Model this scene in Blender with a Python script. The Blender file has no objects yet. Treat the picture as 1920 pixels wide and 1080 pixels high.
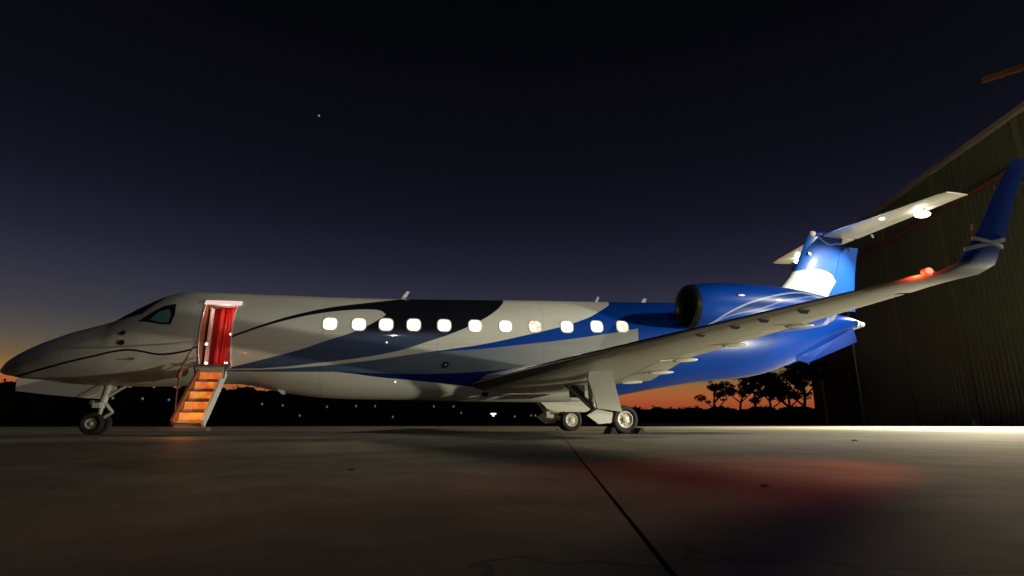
import bpy, bmesh, math, random
from mathutils import Vector, Matrix
random.seed(7)
S = bpy.context.scene
COL = S.collection
R = math.radians

# ------------------------------------------------------------------ camera
cam = bpy.data.cameras.new('camera')
cam.sensor_width = 36.0
cam.lens = 36.0 * 1026.36 / 1920.0
cam.clip_start = 0.05
cam.clip_end = 3000
co = bpy.data.objects.new('camera', cam); COL.objects.link(co)
co.location = (8.853, -15.488, 0.293)
co.rotation_euler = (R(90) + 0.23984, 0.0, -0.22566)
S.camera = co

# ------------------------------------------------------------------ world: last light of dusk
W = bpy.data.worlds.new('World'); S.world = W; W.use_nodes = True
nt = W.node_tree; nt.nodes.clear()
out = nt.nodes.new('ShaderNodeOutputWorld'); bg = nt.nodes.new('ShaderNodeBackground')
tc = nt.nodes.new('ShaderNodeTexCoord'); sp = nt.nodes.new('ShaderNodeSeparateXYZ')
nt.links.new(tc.outputs['Generated'], sp.inputs[0])
def wm(op, a, b=None):
    n = nt.nodes.new('ShaderNodeMath'); n.operation = op
    for i, v in enumerate((a, b)):
        if v is None: continue
        if isinstance(v, (int, float)): n.inputs[i].default_value = v
        else: nt.links.new(v, n.inputs[i])
    return n.outputs[0]
# the glow stands a little higher towards the sunset (-x)
zz = wm('ADD', sp.outputs['Z'], wm('MULTIPLY', wm('ADD', sp.outputs['X'], 0.1), 0.012))
pz = wm('SQRT', wm('MAXIMUM', wm('DIVIDE', zz, 0.8), 0.0))
ramp = nt.nodes.new('ShaderNodeValToRGB')
nt.links.new(pz, ramp.inputs[0])
def s2l(c):
    return tuple(((v/255)/12.92 if v/255 <= .04045 else ((v/255+.055)/1.055)**2.4) for v in c) + (1,)
stops = [(0, (110, 42, 25)), (2.0, (158, 74, 42)), (3.0, (166, 92, 50)), (3.9, (146, 100, 58)), (5.0, (108, 90, 64)),
         (6.6, (84, 78, 71)), (9, (62, 61, 68)), (12, (48, 48, 63)), (15, (35, 35, 52)), (19, (23, 23, 37)),
         (25, (14, 14, 24)), (33, (8, 8, 14)), (42, (4, 5, 8)), (53, (2, 3, 4))]
el = ramp.color_ramp.elements
while len(el) > 1: el.remove(el[-1])
el[0].position = 0; el[0].color = s2l(stops[0][1])
for e, c in stops[1:]:
    n = el.new(min(1.0, math.sqrt(math.sin(R(e)) / 0.8))); n.color = s2l(c)
# the glow belongs to the sunset side (+y); it dies away round to the east behind the camera
fade = nt.nodes.new('ShaderNodeMapRange'); fade.interpolation_type = 'SMOOTHSTEP'
nt.links.new(sp.outputs['Y'], fade.inputs[0]); fade.inputs[1].default_value = -.1; fade.inputs[2].default_value = .55
mxw = nt.nodes.new('ShaderNodeMix'); mxw.data_type = 'RGBA'
nt.links.new(fade.outputs[0], mxw.inputs[0]); mxw.inputs[6].default_value = (.006, .007, .012, 1); nt.links.new(ramp.outputs[0], mxw.inputs[7])
nt.links.new(mxw.outputs[2], bg.inputs[0]); bg.inputs[1].default_value = 1.0
nt.links.new(bg.outputs[0], out.inputs[0])

# ------------------------------------------------------------------ light of the place
def spot(name, loc, tgt, power, size, blend, col, rad=0.25):
    l = bpy.data.lights.new(name, 'SPOT'); l.energy = power; l.spot_size = R(size); l.spot_blend = blend
    l.color = col; l.shadow_soft_size = rad
    o = bpy.data.objects.new(name, l); COL.objects.link(o); o.location = loc
    o.rotation_euler = (Vector(tgt) - Vector(loc)).to_track_quat('-Z', 'Y').to_euler(); return o
def point(name, loc, power, col, rad=0.1):
    l = bpy.data.lights.new(name, 'POINT'); l.energy = power; l.color = col; l.shadow_soft_size = rad
    o = bpy.data.objects.new(name, l); COL.objects.link(o); o.location = loc; return o
WARM = (1.0, .93, .72)
spot('hangar_floodlight', (45.7, 7.6, 14.0), (39.5, 7.5, 0), 210000, 86, 1.0, (1.0, .94, .68), .3)
spot('hangar_floodlight_low', (45.2, 7.2, 13.8), (15, 6.8, 0), 39000, 61, .42, (1.0, .84, .55), .9)
spot('apron_floodlight', (34, -15, 13.0), (18, 0.0, 1.2), 11500, 56, .8, (1, .96, .80), .3)
spot('mast_floodlight', (9.5, -46, 8.0), (14.0, 0, 5.0), 6000, 30, .9, (.96, 1, .88), .2)
spot('work_light', (27.0, -9.5, 0.5), (17.5, -3.6, 3.4), 8000, 82, .6, (1, .95, .72), .12)

vs = S.view_settings
S.display_settings.display_device = 'sRGB'
vs.view_transform = 'Standard'; vs.look = 'None'; vs.exposure = 0.0; vs.gamma = 1.0; vs.use_curve_mapping = False

# ------------------------------------------------------------------ helpers
def tag(o, label=None, cat=None, group=None, kind=None):
    if label: o['label'] = label
    if cat: o['category'] = cat
    if group: o['group'] = group
    if kind: o['kind'] = kind
    return o
def empty(name, loc=(0, 0, 0)):
    o = bpy.data.objects.new(name, None); COL.objects.link(o); o.location = loc; o.empty_display_size = .2
    return o
def link(name, me, mat=None, parent=None, smooth=False):
    o = bpy.data.objects.new(name, me); COL.objects.link(o)
    if mat is not None and not me.materials: me.materials.append(mat)
    if smooth:
        for p in me.polygons: p.use_smooth = True
    if parent is not None:
        o.parent = parent
        wl = Vector((0, 0, 0)); q = parent
        while q is not None: wl += q.location; q = q.parent
        o.location = -wl                    # meshes below are written in world metres
    return o
def sharp(me, ang=35):
    bm = bmesh.new(); bm.from_mesh(me)
    for e in bm.edges:
        e.smooth = not (len(e.link_faces) == 2 and e.calc_face_angle(0) > R(ang))
    bm.to_mesh(me); bm.free()
def mk(name, verts, faces, mat=None, parent=None, smooth=False, sh=None):
    me = bpy.data.meshes.new(name); me.from_pydata([tuple(v) for v in verts], [], faces); me.update()
    bm = bmesh.new(); bm.from_mesh(me); bmesh.ops.recalc_face_normals(bm, faces=bm.faces); bm.to_mesh(me); bm.free()
    if sh: sharp(me, sh)
    return link(name, me, mat, parent, smooth)
class MB:
    def __init__(s): s.v = []; s.f = []
    def add(s, v, f):
        n = len(s.v); s.v += [tuple(a) for a in v]; s.f += [tuple(i + n for i in q) for q in f]; return s
    def box(s, c, size, rz=0, M=None):
        x, y, z = (d / 2 for d in size); vs_ = []
        for a in (-1, 1):
            for b in (-1, 1):
                for d in (-1, 1):
                    p = Vector((a*x, b*y, d*z)); p = (M @ p) if M else (Matrix.Rotation(rz, 3, 'Z') @ p)
                    vs_.append(p + Vector(c))
        return s.add(vs_, [(0, 1, 3, 2), (4, 6, 7, 5), (0, 4, 5, 1), (2, 3, 7, 6), (0, 2, 6, 4), (1, 5, 7, 3)])
    def tube(s, a, b, r0, r1=None, n=12):
        a = Vector(a); b = Vector(b); r1 = r0 if r1 is None else r1
        q = (b - a).to_track_quat('Z', 'Y'); vv = []
        for p, r in ((a, r0), (b, r1)):
            for i in range(n):
                t = 2*math.pi*i/n; vv.append(p + q @ Vector((r*math.cos(t), r*math.sin(t), 0)))
        f = [(i, (i+1) % n, n+(i+1) % n, n+i) for i in range(n)] + [tuple(range(n))[::-1], tuple(range(n, 2*n))]
        return s.add(vv, f)
    def path(s, pts, r, n=8):
        for a, b in zip(pts, pts[1:]): s.tube(a, b, r, r, n)
        return s
    def lathe(s, prof, c, axis='X', n=32, close=False):
        vv = []; k = len(prof)
        for u, r in prof:
            for i in range(n):
                t = 2*math.pi*i/n
                p = {'X': (u, r*math.cos(t), r*math.sin(t)), 'Y': (r*math.cos(t), u, r*math.sin(t)), 'Z': (r*math.cos(t), r*math.sin(t), u)}[axis]
                vv.append(Vector(p) + Vector(c))
        f = [(j*n+i, j*n+(i+1) % n, (j+1)*n+(i+1) % n, (j+1)*n+i) for j in range(k-1) for i in range(n)]
        if close: f += [((k-1)*n+i, (k-1)*n+(i+1) % n, (i+1) % n, i) for i in range(n)]
        return s.add(vv, f)
    def prism(s, poly, thick):   # poly: 3-D outline, thick: Vector offset
        n = len(poly); t = Vector(thick)
        vv = [Vector(p) for p in poly] + [Vector(p) + t for p in poly]
        return s.add(vv, [tuple(range(n)), tuple(range(n, 2*n))[::-1]] + [(i, (i+1) % n, n+(i+1) % n, n+i) for i in range(n)])
    def ellipsoid(s, c, r, rot=None, nu=16, nv=9):
        vv = []
        for j in range(1, nv):
            ph = math.pi*j/nv
            for i in range(nu):
                th = 2*math.pi*i/nu
                p = Vector((r[0]*math.cos(ph), r[1]*math.sin(ph)*math.cos(th), r[2]*math.sin(ph)*math.sin(th)))
                vv.append((rot @ p if rot else p) + Vector(c))
        f = [((j)*nu+i, (j)*nu+(i+1) % nu, (j+1)*nu+(i+1) % nu, (j+1)*nu+i) for j in range(nv-2) for i in range(nu)]
        f += [tuple(range(nu)), tuple(range((nv-2)*nu, (nv-1)*nu))[::-1]]
        return s.add(vv, f)
    def build(s, name, mat, parent=None, smooth=False, sh=None):
        return mk(name, s.v, s.f, mat, parent, smooth, sh)
def interp(tab, x, k):
    if x <= tab[0][0]: return tab[0][k]
    if x >= tab[-1][0]: return tab[-1][k]
    for i in range(len(tab)-1):
        if tab[i][0] <= x <= tab[i+1][0]:
            x0, x1 = tab[i][0], tab[i+1][0]; h = x1-x0; t = (x-x0)/h
            def sl(j):
                a = max(j-1, 0); b = min(j+1, len(tab)-1); return (tab[b][k]-tab[a][k])/(tab[b][0]-tab[a][0])
            d = (tab[i+1][k]-tab[i][k])/h
            m0, m1 = sl(i), sl(i+1)
            if m0*d <= 0: m0 = 0
            elif abs(m0) > 3*abs(d): m0 = 3*d
            if m1*d <= 0: m1 = 0
            elif abs(m1) > 3*abs(d): m1 = 3*d
            return ((2*t**3-3*t*t+1)*tab[i][k] + (t**3-2*t*t+t)*h*m0 + (-2*t**3+3*t*t)*tab[i+1][k] + (t**3-t*t)*h*m1)

# ------------------------------------------------------------------ materials
class NT:
    def __init__(s, name):
        s.m = bpy.data.materials.new(name); s.m.use_nodes = True; s.t = s.m.node_tree
        s.b = s.t.nodes['Principled BSDF']
    def n(s, typ, **kw):
        x = s.t.nodes.new(typ)
        for k, v in kw.items(): setattr(x, k, v)
        return x
    def put(s, v, inp):
        if isinstance(v, (int, float, tuple)): inp.default_value = v
        else: s.t.links.new(v, inp)
    def math(s, op, a, b=0.0, c=None):
        x = s.n('ShaderNodeMath', operation=op); s.put(a, x.inputs[0]); s.put(b, x.inputs[1])
        if c is not None: s.put(c, x.inputs[2])
        return x.outputs[0]
    def mix(s, f, a, b):
        x = s.n('ShaderNodeMix', data_type='RGBA'); s.put(f, x.inputs[0]); s.put(a, x.inputs[6]); s.put(b, x.inputs[7]); return x.outputs[2]
    def noise(s, scale, detail=4, rough=.6, vec=None, dist=0.0):
        x = s.n('ShaderNodeTexNoise'); x.inputs['Scale'].default_value = scale; x.inputs['Detail'].default_value = detail
        x.inputs['Roughness'].default_value = rough; x.inputs['Distortion'].default_value = dist
        if vec is None: vec = s.obj()
        s.put(vec, x.inputs['Vector']); return x.outputs['Fac']
    def obj(s):
        if not hasattr(s, '_o'): s._o = s.n('ShaderNodeTexCoord').outputs['Object']
        return s._o
    def scale(s, v, sc):
        x = s.n('ShaderNodeMapping'); s.put(v, x.inputs['Vector']); x.inputs['Scale'].default_value = sc; return x.outputs[0]
    def ramp(s, f, st):
        x = s.n('ShaderNodeValToRGB'); s.put(f, x.inputs[0]); e = x.color_ramp.elements
        e[0].position = st[0][0]; e[0].color = st[0][1]; e[1].position = st[-1][0]; e[1].color = st[-1][1]
        for p, c in st[1:-1]: q = e.new(p); q.color = c
        return x.outputs[0]
    def bump(s, h, strength, dist=.01):
        x = s.n('ShaderNodeBump'); s.put(h, x.inputs['Height']); x.inputs['Strength'].default_value = strength; x.inputs['Distance'].default_value = dist
        s.t.links.new(x.outputs[0], s.b.inputs['Normal'])
    def curve(s, x01, pts):     # piecewise curve through (x, y) both 0..1
        c = s.n('ShaderNodeFloatCurve'); cu = c.mapping.curves[0]; c.mapping.use_clip = True; c.mapping.extend = 'HORIZONTAL'
        cu.points[0].location = pts[0]; cu.points[1].location = pts[-1]
        for p in pts[1:-1]: cu.points.new(*p)
        c.mapping.update(); s.put(x01, c.inputs['Value']); return c.outputs[0]
def C4(r, g, b): return (r, g, b, 1.0)
def simple(name, col, rough=.5, metal=0, coat=0, var=.12, scale=6, em=None, ems=0, bump=0):
    k = NT(name); b = k.b
    n = k.noise(scale, 5)
    dark = tuple(c*(1-var) for c in col) + (1,); lite = tuple(min(1, c*(1+var)) for c in col) + (1,)
    k.put(k.mix(n, dark, lite), b.inputs['Base Color'])
    k.put(k.math('MULTIPLY_ADD', n, .2, rough-.1), b.inputs['Roughness'])
    b.inputs['Metallic'].default_value = metal; b.inputs['Coat Weight'].default_value = coat; b.inputs['Coat Roughness'].default_value = .06
    if em: b.inputs['Emission Color'].default_value = em + (1,); b.inputs['Emission Strength'].default_value = ems
    if bump: k.bump(k.noise(scale*6, 4), bump)
    return k.m
WHITE = C4(.70, .69, .62); NAVY = C4(.012, .014, .022); BLUE = C4(.0002, .046, .34); SILVER = C4(.22, .27, .36); STEEL = C4(.05, .065, .12)
M = {}
M['white'] = simple('white_paint', (.72, .70, .63), .38, 0, .35, .05, 2)
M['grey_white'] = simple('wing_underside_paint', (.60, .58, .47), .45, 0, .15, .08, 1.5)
M['blue'] = simple('blue_paint', (.0002, .046, .34), .45, 0, .1, .1, 2)
M['blue'].node_tree.nodes['Principled BSDF'].inputs['Specular IOR Level'].default_value = .15
M['chrome'] = simple('polished_metal', (.55, .55, .55), .22, 1, 0, .08, 3)
M['dull_metal'] = simple('dull_metal', (.30, .30, .29), .5, .8, 0, .2, 9)
M['gear'] = simple('gear_grey_paint', (.52, .51, .46), .45, 0, 0, .15, 8)
M['rubber'] = simple('tyre_rubber', (.018, .018, .018), .8, 0, 0, .3, 12, bump=.2)
M['rim'] = simple('wheel_hub_paint', (.68, .64, .53), .4, .1, 0, .12, 14)
M['black'] = simple('black_trim', (.012, .012, .013), .45, 0, 0, .2, 8)
M['fan'] = simple('fan_metal', (.06, .06, .065), .35, .8, 0, .2, 12)
M['red'] = simple('red_lining', (.55, .012, .008), .5, 0, .2, .3, 3)
M['trim_bright'] = simple('door_frame_trim', (.80, .74, .70), .35, 0, .2, .06, 8)
M['brown'] = simple('brown_veneer', (.20, .075, .03), .4, 0, .2, .35, 5)
M['rope'] = simple('handrail_cover', (.10, .03, .02), .6, 0, 0, .2, 9)

def fuselage_mat():
    k = NT('fuselage_livery_paint'); b = k.b
    sx = k.n('ShaderNodeSeparateXYZ'); k.t.links.new(k.obj(), sx.inputs[0])
    X = k.math('MULTIPLY', sx.outputs['X'], 1/25.0); Z = k.math('MULTIPLY', sx.outputs['Z'], 1/5.0)
    # object space of the fuselage is offset by its parent's position only in the node below
    def cv(pts): return k.curve(X, [(max(0, min(1, x/25)), max(0, min(1, z/5))) for x, z in pts])
    def gt(a, b_): return k.math('GREATER_THAN', a, b_)
    def lt(a, b_): return k.math('LESS_THAN', a, b_)
    def AND(*a):
        r = a[0]
        for q in a[1:]: r = k.math('MULTIPLY', r, q)
        return r
    L = cv([(.0, 1.25), (.43, 1.343), (1.176, 1.524), (1.718, 1.665), (2.244, 1.788), (2.644, 1.889), (2.987, 1.931), (3.263, 1.90), (3.593, 1.845), (3.832, 1.86), (4.05, 1.9), (4.268, 1.961), (4.461, 2.053), (5.205, 2.329), (5.93, 2.645), (6.643, 2.921), (7.388, 3.146), (7.908, 3.26), (8.444, 3.37), (9.0, 3.5), (9.5, 3.7), (10, 4.4), (25, 4.6)])
    D1 = cv([(0, 1.4), (4.9, 1.53), (5.06, 1.549), (5.991, 1.585), (7.246, 1.732), (8.532, 1.932), (9.285, 2.113), (9.863, 2.322), (10.413, 2.522), (10.907, 2.743), (11.2, 2.90), (11.584, 3.15), (11.98, 3.526), (12.4, 4.1), (25, 4.8)])
    LT = cv([(0, 2.2), (5.0, 2.2), (5.243, 2.304), (5.935, 2.60), (6.654, 2.85), (7.149, 2.985), (7.659, 3.086), (8.054, 3.138), (8.38, 3.16), (8.60, 3.15), (8.70, 3.11), (8.80, 3.02), (25, 2.6)])
    LB = cv([(0, 1.5), (5.0, 1.56), (5.063, 1.573), (5.993, 1.808), (6.728, 2.028), (7.469, 2.312), (7.847, 2.446), (8.227, 2.626), (8.483, 2.78), (8.62, 2.88), (8.72, 2.95), (8.80, 3.02), (25, 3.8)])
    S1 = cv([(0, 1.4), (4.9, 1.51), (5.056, 1.526), (5.99, 1.554), (7.249, 1.656), (8.538, 1.827), (9.293, 1.955), (9.875, 2.055), (10.707, 2.19), (11.275, 2.29), (12.49, 2.58), (13.347, 2.804), (13.972, 3.0), (14.435, 3.19), (14.80, 3.40), (15.208, 3.66), (15.7, 4.2), (25, 4.9)])
    B1 = cv([(0, 1.9), (9.8, 2.04), (10.152, 2.075), (10.711, 2.125), (11.279, 2.18), (12.492, 2.341), (13.772, 2.52), (14.868, 2.708), (15.83, 2.89), (16.5, 3.0), (25, 3.1)])
    V1 = cv([(0, 1.5), (5.052, 1.502), (5.987, 1.499), (7.252, 1.516), (7.767, 1.519), (8.555, 1.506), (9.91, 1.513), (11.316, 1.593), (12.183, 1.70), (13.5, 1.85), (25, 2.2)])
    V2 = cv([(0, 1.52), (7.4, 1.525), (7.638, 1.515), (8.028, 1.485), (8.558, 1.424), (9.234, 1.37), (9.926, 1.315), (10.636, 1.259), (11.366, 1.188), (11.8, 1.15), (12.2, 1.7), (12.6, 2.2), (25, 2.6)])
    xr = sx.outputs['X']
    wline = k.math('ADD', .0045, k.math('MULTIPLY', k.math('SMOOTH_MAX', k.math('SUBTRACT', X, .27), 0.0, .02), .05))
    line = AND(gt(xr, .35), lt(xr, 9.6), lt(k.math('ABSOLUTE', k.math('SUBTRACT', Z, L)), wline))
    leaf = AND(gt(Z, LB), lt(Z, LT), lt(xr, 8.79))
    dark = AND(gt(xr, 5.1), gt(Z, D1), lt(Z, L), k.math('SUBTRACT', 1.0, leaf))
    dark = AND(dark, lt(xr, 12.6))
    # between the thin line and the leaf the skin stays white, up to where the dark field closes on it
    blueband = AND(gt(xr, 10.0), lt(Z, S1), gt(Z, B1))
    silver = AND(gt(xr, 5.05), lt(xr, 15.86), lt(Z, S1), gt(Z, V1), k.math('SUBTRACT', 1.0, blueband))
    deep = AND(gt(xr, 7.6), lt(Z, V1), gt(Z, V2))
    aft = AND(gt(xr, 15.3), lt(Z, B1)); aft = AND(aft, k.math('SUBTRACT', 1.0, AND(lt(xr, 15.86), gt(Z, V1))))
    aft2 = AND(gt(xr, 15.3), lt(Z, S1), k.math('SUBTRACT', 1.0, silver))
    # slow colour drift of the silver field along the hull
    gx = k.n('ShaderNodeMapRange'); k.put(xr, gx.inputs[0]); gx.inputs[1].default_value = 7; gx.inputs[2].default_value = 14
    silc = k.mix(gx.outputs[0], C4(.075, .14, .30), C4(.36, .37, .37))
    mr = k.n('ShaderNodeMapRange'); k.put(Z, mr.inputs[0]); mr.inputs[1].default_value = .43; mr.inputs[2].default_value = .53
    dark_sheenc = k.mix(mr.outputs[0], C4(.09, .13, .27), NAVY)  # paler blue low down paints a ground reflection into the dark field
    c = k.mix(line, WHITE, NAVY)
    c = k.mix(dark, c, dark_sheenc)
    c = k.mix(silver, c, silc)
    c = k.mix(deep, c, C4(.002, .012, .14))
    c = k.mix(blueband, c, BLUE)
    c = k.mix(aft2, c, BLUE)
    # door outline seams and frames of the skin: very faint panel joints
    pj = k.math('LESS_THAN', k.math('ABSOLUTE', k.math('SUBTRACT', k.math('FRACT', k.math('MULTIPLY', xr, 1/2.9)), .5)), .0022)
    pj2 = k.math('LESS_THAN', k.math('ABSOLUTE', k.math('SUBTRACT', k.math('FRACT', k.math('MULTIPLY', xr, 1/.725)), .5)), .006)
    lap = k.math('LESS_THAN', k.math('ABSOLUTE', k.math('SUBTRACT', sx.outputs['Z'], k.math('MULTIPLY_ADD', xr, .032, 1.95))), .004)
    c = k.mix(k.math('MULTIPLY', k.math('MAXIMUM', pj, lap), .35), c, C4(.05, .05, .05))
    c = k.mix(k.math('MULTIPLY', pj2, .12), c, C4(.05, .05, .05))
    n = k.noise(1.1, 5, .6, k.scale(k.obj(), (.5, 1, 2.2)))
    dm = k.n('ShaderNodeMix', data_type='RGBA', blend_type='MULTIPLY'); dm.inputs[0].default_value = .35
    k.put(c, dm.inputs[6]); k.put(k.ramp(n, [(.3, C4(1, 1, 1)), (.75, C4(.55, .53, .48))]), dm.inputs[7]); c = dm.outputs[2]
    k.put(c, b.inputs['Base Color'])
    k.put(k.math('MULTIPLY_ADD', n, .16, .24), b.inputs['Roughness'])
    k.put(k.math('MULTIPLY', k.math('MAXIMUM', dark, silver), .35), b.inputs['Metallic'])
    b.inputs['Coat Weight'].default_value = .3; b.inputs['Coat Roughness'].default_value = .05; b.inputs['Specular IOR Level'].default_value = .25
    k.bump(k.noise(.8, 2, .5), .25, .012)
    return k.m
def fin_mat():
    k = NT('fin_livery_paint'); b = k.b
    sx = k.n('ShaderNodeSeparateXYZ'); k.t.links.new(k.obj(), sx.inputs[0])
    X = k.math('MULTIPLY', k.math('SUBTRACT', sx.outputs['X'], 20), .2); Z = k.math('MULTIPLY', k.math('SUBTRACT', sx.outputs['Z'], 3), .25)
    def cv(pts): return k.curve(X, [((x-20)/5, (z-3)/4) for x, z in pts])
    T = cv([(20, 4.9), (21.5, 5.12), (22.2, 5.27), (22.8, 5.38), (23.2, 5.42), (23.5, 5.38), (23.75, 5.27), (23.9, 5.08), (24.0, 4.9), (24.4, 4.2), (25, 4)])
    B = cv([(20, 3), (22.6, 3.3), (23.3, 4.2), (23.66, 4.7), (23.8, 4.86), (23.9, 4.98), (24.0, 5.1), (25, 5.8)])
    wt = cv([(20, 6.9), (23.3, 6.72), (23.6, 6.48), (23.85, 6.36), (24.2, 6.41), (24.6, 6.42), (25.0, 6.36), (25, 6.36)])
    msk = k.math('MULTIPLY', k.math('LESS_THAN', Z, T), k.math('GREATER_THAN', Z, B))
    ln = k.math('LESS_THAN', k.math('ABSOLUTE', k.math('SUBTRACT', Z, wt)), .008)
    c = k.mix(msk, C4(.0005, .10, .50), WHITE)
    c = k.mix(ln, c, C4(.5, .55, .7))
    n = k.noise(2.2, 4)
    c = k.mix(k.math('MULTIPLY', n, .12), c, C4(.01, .02, .08))
    k.put(c, b.inputs['Base Color']); b.inputs['Roughness'].default_value = .5; b.inputs['Coat Weight'].default_value = .15; b.inputs['Coat Roughness'].default_value = .2; b.inputs['Specular IOR Level'].default_value = .25
    return k.m
def nacelle_mat():
    k = NT('engine_cowl_paint'); b = k.b
    sx = k.n('ShaderNodeSeparateXYZ'); k.t.links.new(k.obj(), sx.inputs[0])
    X = k.math('MULTIPLY', k.math('SUBTRACT', sx.outputs['X'], 16.5), .2); Z = k.math('MULTIPLY', k.math('SUBTRACT', sx.outputs['Z'], 2), .4)
    def cv(pts): return k.curve(X, [((x-16.5)/5, (z-2)/2.5) for x, z in pts])
    A = cv([(16.5, 2.5), (17.3, 2.85), (17.64, 3.08), (18.2, 3.36), (18.76, 3.55), (19.4, 3.72), (20.06, 3.84), (20.43, 3.86), (20.8, 3.78), (21.5, 3.6)])
    D = cv([(16.5, 2.3), (17.64, 3.0), (18.76, 3.30), (19.5, 3.55), (20.06, 3.66), (20.6, 3.75), (21.5, 3.62)])
    l1 = k.math('LESS_THAN', k.math('ABSOLUTE', k.math('SUBTRACT', Z, A)), .010)
    l2 = k.math('LESS_THAN', k.math('ABSOLUTE', k.math('SUBTRACT', Z, D)), .007)
    c = k.mix(k.math('MAXIMUM', l1, k.math('MULTIPLY', l2, .6)), BLUE, C4(.28, .36, .52))
    fl = k.math('MULTIPLY', k.math('LESS_THAN', Z, A), k.math('GREATER_THAN', Z, D))
    c = k.mix(k.math('MULTIPLY', fl, k.math('SUBTRACT', 1.0, k.math('MAXIMUM', l1, l2))), c, C4(.002, .03, .20))
    k.put(c, b.inputs['Base Color']); k.put(k.math('MULTIPLY_ADD', k.noise(3, 4), .12, .26), b.inputs['Roughness']); b.inputs['Coat Weight'].default_value = .3; b.inputs['Specular IOR Level'].default_value = .3
    return k.m
def winglet_mat():
    k = NT('winglet_livery_paint'); b = k.b
    sx = k.n('ShaderNodeSeparateXYZ'); k.t.links.new(k.obj(), sx.inputs[0])
    mr = k.n('ShaderNodeMapRange'); k.put(sx.outputs['Z'], mr.inputs[0]); mr.inputs[1].default_value = 2.27; mr.inputs[2].default_value = 2.34
    c = k.mix(mr.outputs[0], C4(.62, .60, .52), C4(.0003, .08, .60))
    k.put(k.mix(k.math('MULTIPLY', k.noise(5, 4), .2), c, C4(.02, .03, .08)), b.inputs['Base Color'])
    b.inputs['Roughness'].default_value = .32; b.inputs['Coat Weight'].default_value = .6
    return k.m
M['fus'] = fuselage_mat(); M['fin'] = fin_mat(); M['nac'] = nacelle_mat(); M['winglet'] = winglet_mat()

def emis(name, col, st, col2=None, scale=8):
    k = NT(name); k.b.inputs['Base Color'].default_value = C4(.3, .3, .3)
    if col2: k.put(k.mix(k.ramp(k.noise(scale, 3), [(.4, C4(0, 0, 0)), (.62, C4(1, 1, 1))]), col + (1,), col2 + (1,)), k.b.inputs['Emission Color'])
    else: k.b.inputs['Emission Color'].default_value = col + (1,)
    k.b.inputs['Emission Strength'].default_value = st
    return k.m
M['pane'] = emis('lit_cabin_window', (1, .95, .80), 1.6)
M['pane_dim'] = emis('lit_cabin_window_with_blind', (1, .93, .78), 1.25, (.62, .42, .26), 9)
M['step_lit'] = emis('backlit_step_riser', (.88, .12, .008), .75, (1, .36, .03), 6)
M['lamp_white'] = emis('logo_lamp_lens', (1, .97, .9), 9)
M['lamp_glint_small'] = emis('small_lamp_and_glint', (1, .97, .9), 1.8)
M['lamp_red'] = emis('red_lamp_lens', (1, .14, .07), 3.4)
M['lamp_far'] = emis('far_lamp_lens', (.85, .88, 1.0), .12)
M['lamp_far_bright'] = emis('far_floodlamp_lens', (.9, .92, 1.0), 1.6)
M['star'] = emis('planet_light', (.8, .8, .9), .3)
def glass_mat():
    k = NT('cockpit_glass'); b = k.b
    b.inputs['Base Color'].default_value = C4(.02, .045, .04); b.inputs['Roughness'].default_value = .08; b.inputs['Coat Weight'].default_value = 1
    b.inputs['Emission Color'].default_value = C4(.05, .14, .125); b.inputs['Emission Strength'].default_value = .12
    return k.m
M['glass'] = glass_mat()

# ------------------------------------------------------------------ ground
def concrete():
    k = NT('apron_concrete'); b = k.b
    n1 = k.noise(.13, 5, .55); n2 = k.noise(2.2, 6, .65); n3 = k.noise(40, 3, .6)
    st = k.ramp(k.noise(.45, 6, .7, dist=.6), [(.36, C4(.45, .43, .40)), (.60, C4(1, 1, 1))])
    c = k.mix(n1, C4(.15, .138, .105), C4(.27, .25, .19))
    c = k.mix(k.ramp(n2, [(.35, C4(0, 0, 0)), (.75, C4(.8, .8, .8))]), c, C4(.09, .08, .065))
    mm = k.n('ShaderNodeMix', data_type='RGBA', blend_type='MULTIPLY'); mm.inputs[0].default_value = .85; k.put(c, mm.inputs[6]); k.put(st, mm.inputs[7])
    oil = k.ramp(k.noise(.9, 3, .5, k.scale(k.obj(), (1, .6, 1)), .8), [(.70, C4(0, 0, 0)), (.78, C4(1, 1, 1))])
    c = k.mix(k.math('MULTIPLY', oil, .5), mm.outputs[2], C4(.05, .045, .04))
    vo = k.n('ShaderNodeTexVoronoi', feature='DISTANCE_TO_EDGE'); vo.inputs['Scale'].default_value = .32
    wv = k.n('ShaderNodeVectorMath', operation='ADD'); nz = k.n('ShaderNodeTexNoise'); nz.inputs['Scale'].default_value = 1.3; nz.inputs['Detail'].default_value = 5
    k.put(k.obj(), nz.inputs['Vector']); k.put(k.obj(), wv.inputs[0]); k.put(nz.outputs['Color'], wv.inputs[1]); k.put(wv.outputs[0], vo.inputs['Vector'])
    crack = k.math('MULTIPLY', k.math('LESS_THAN', vo.outputs['Distance'], .0035), k.math('GREATER_THAN', k.noise(.25, 2), .52))
    c = k.mix(k.math('MULTIPLY', crack, .6), c, C4(.03, .028, .025))
    sc = k.ramp(k.noise(1.0, 5, .65, k.scale(k.obj(), (.16, 2.6, 1)), .3), [(.58, C4(0, 0, 0)), (.70, C4(1, 1, 1))])
    c = k.mix(k.math('MULTIPLY', sc, .35), c, C4(.05, .047, .04))
    k.put(c, b.inputs['Base Color'])
    k.put(k.math('ADD', k.math('MULTIPLY', n1, .22), k.math('MULTIPLY_ADD', n2, .18, .46)), b.inputs['Roughness'])
    b.inputs['Specular IOR Level'].default_value = .35
    k.bump(k.math('ADD', k.math('MULTIPLY', n3, .35), n2), .35, .006)
    return k.m
M['concrete'] = concrete()
M['sealant'] = simple('joint_sealant', (.008, .008, .008), .85, 0, 0, .2, 20)
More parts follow.
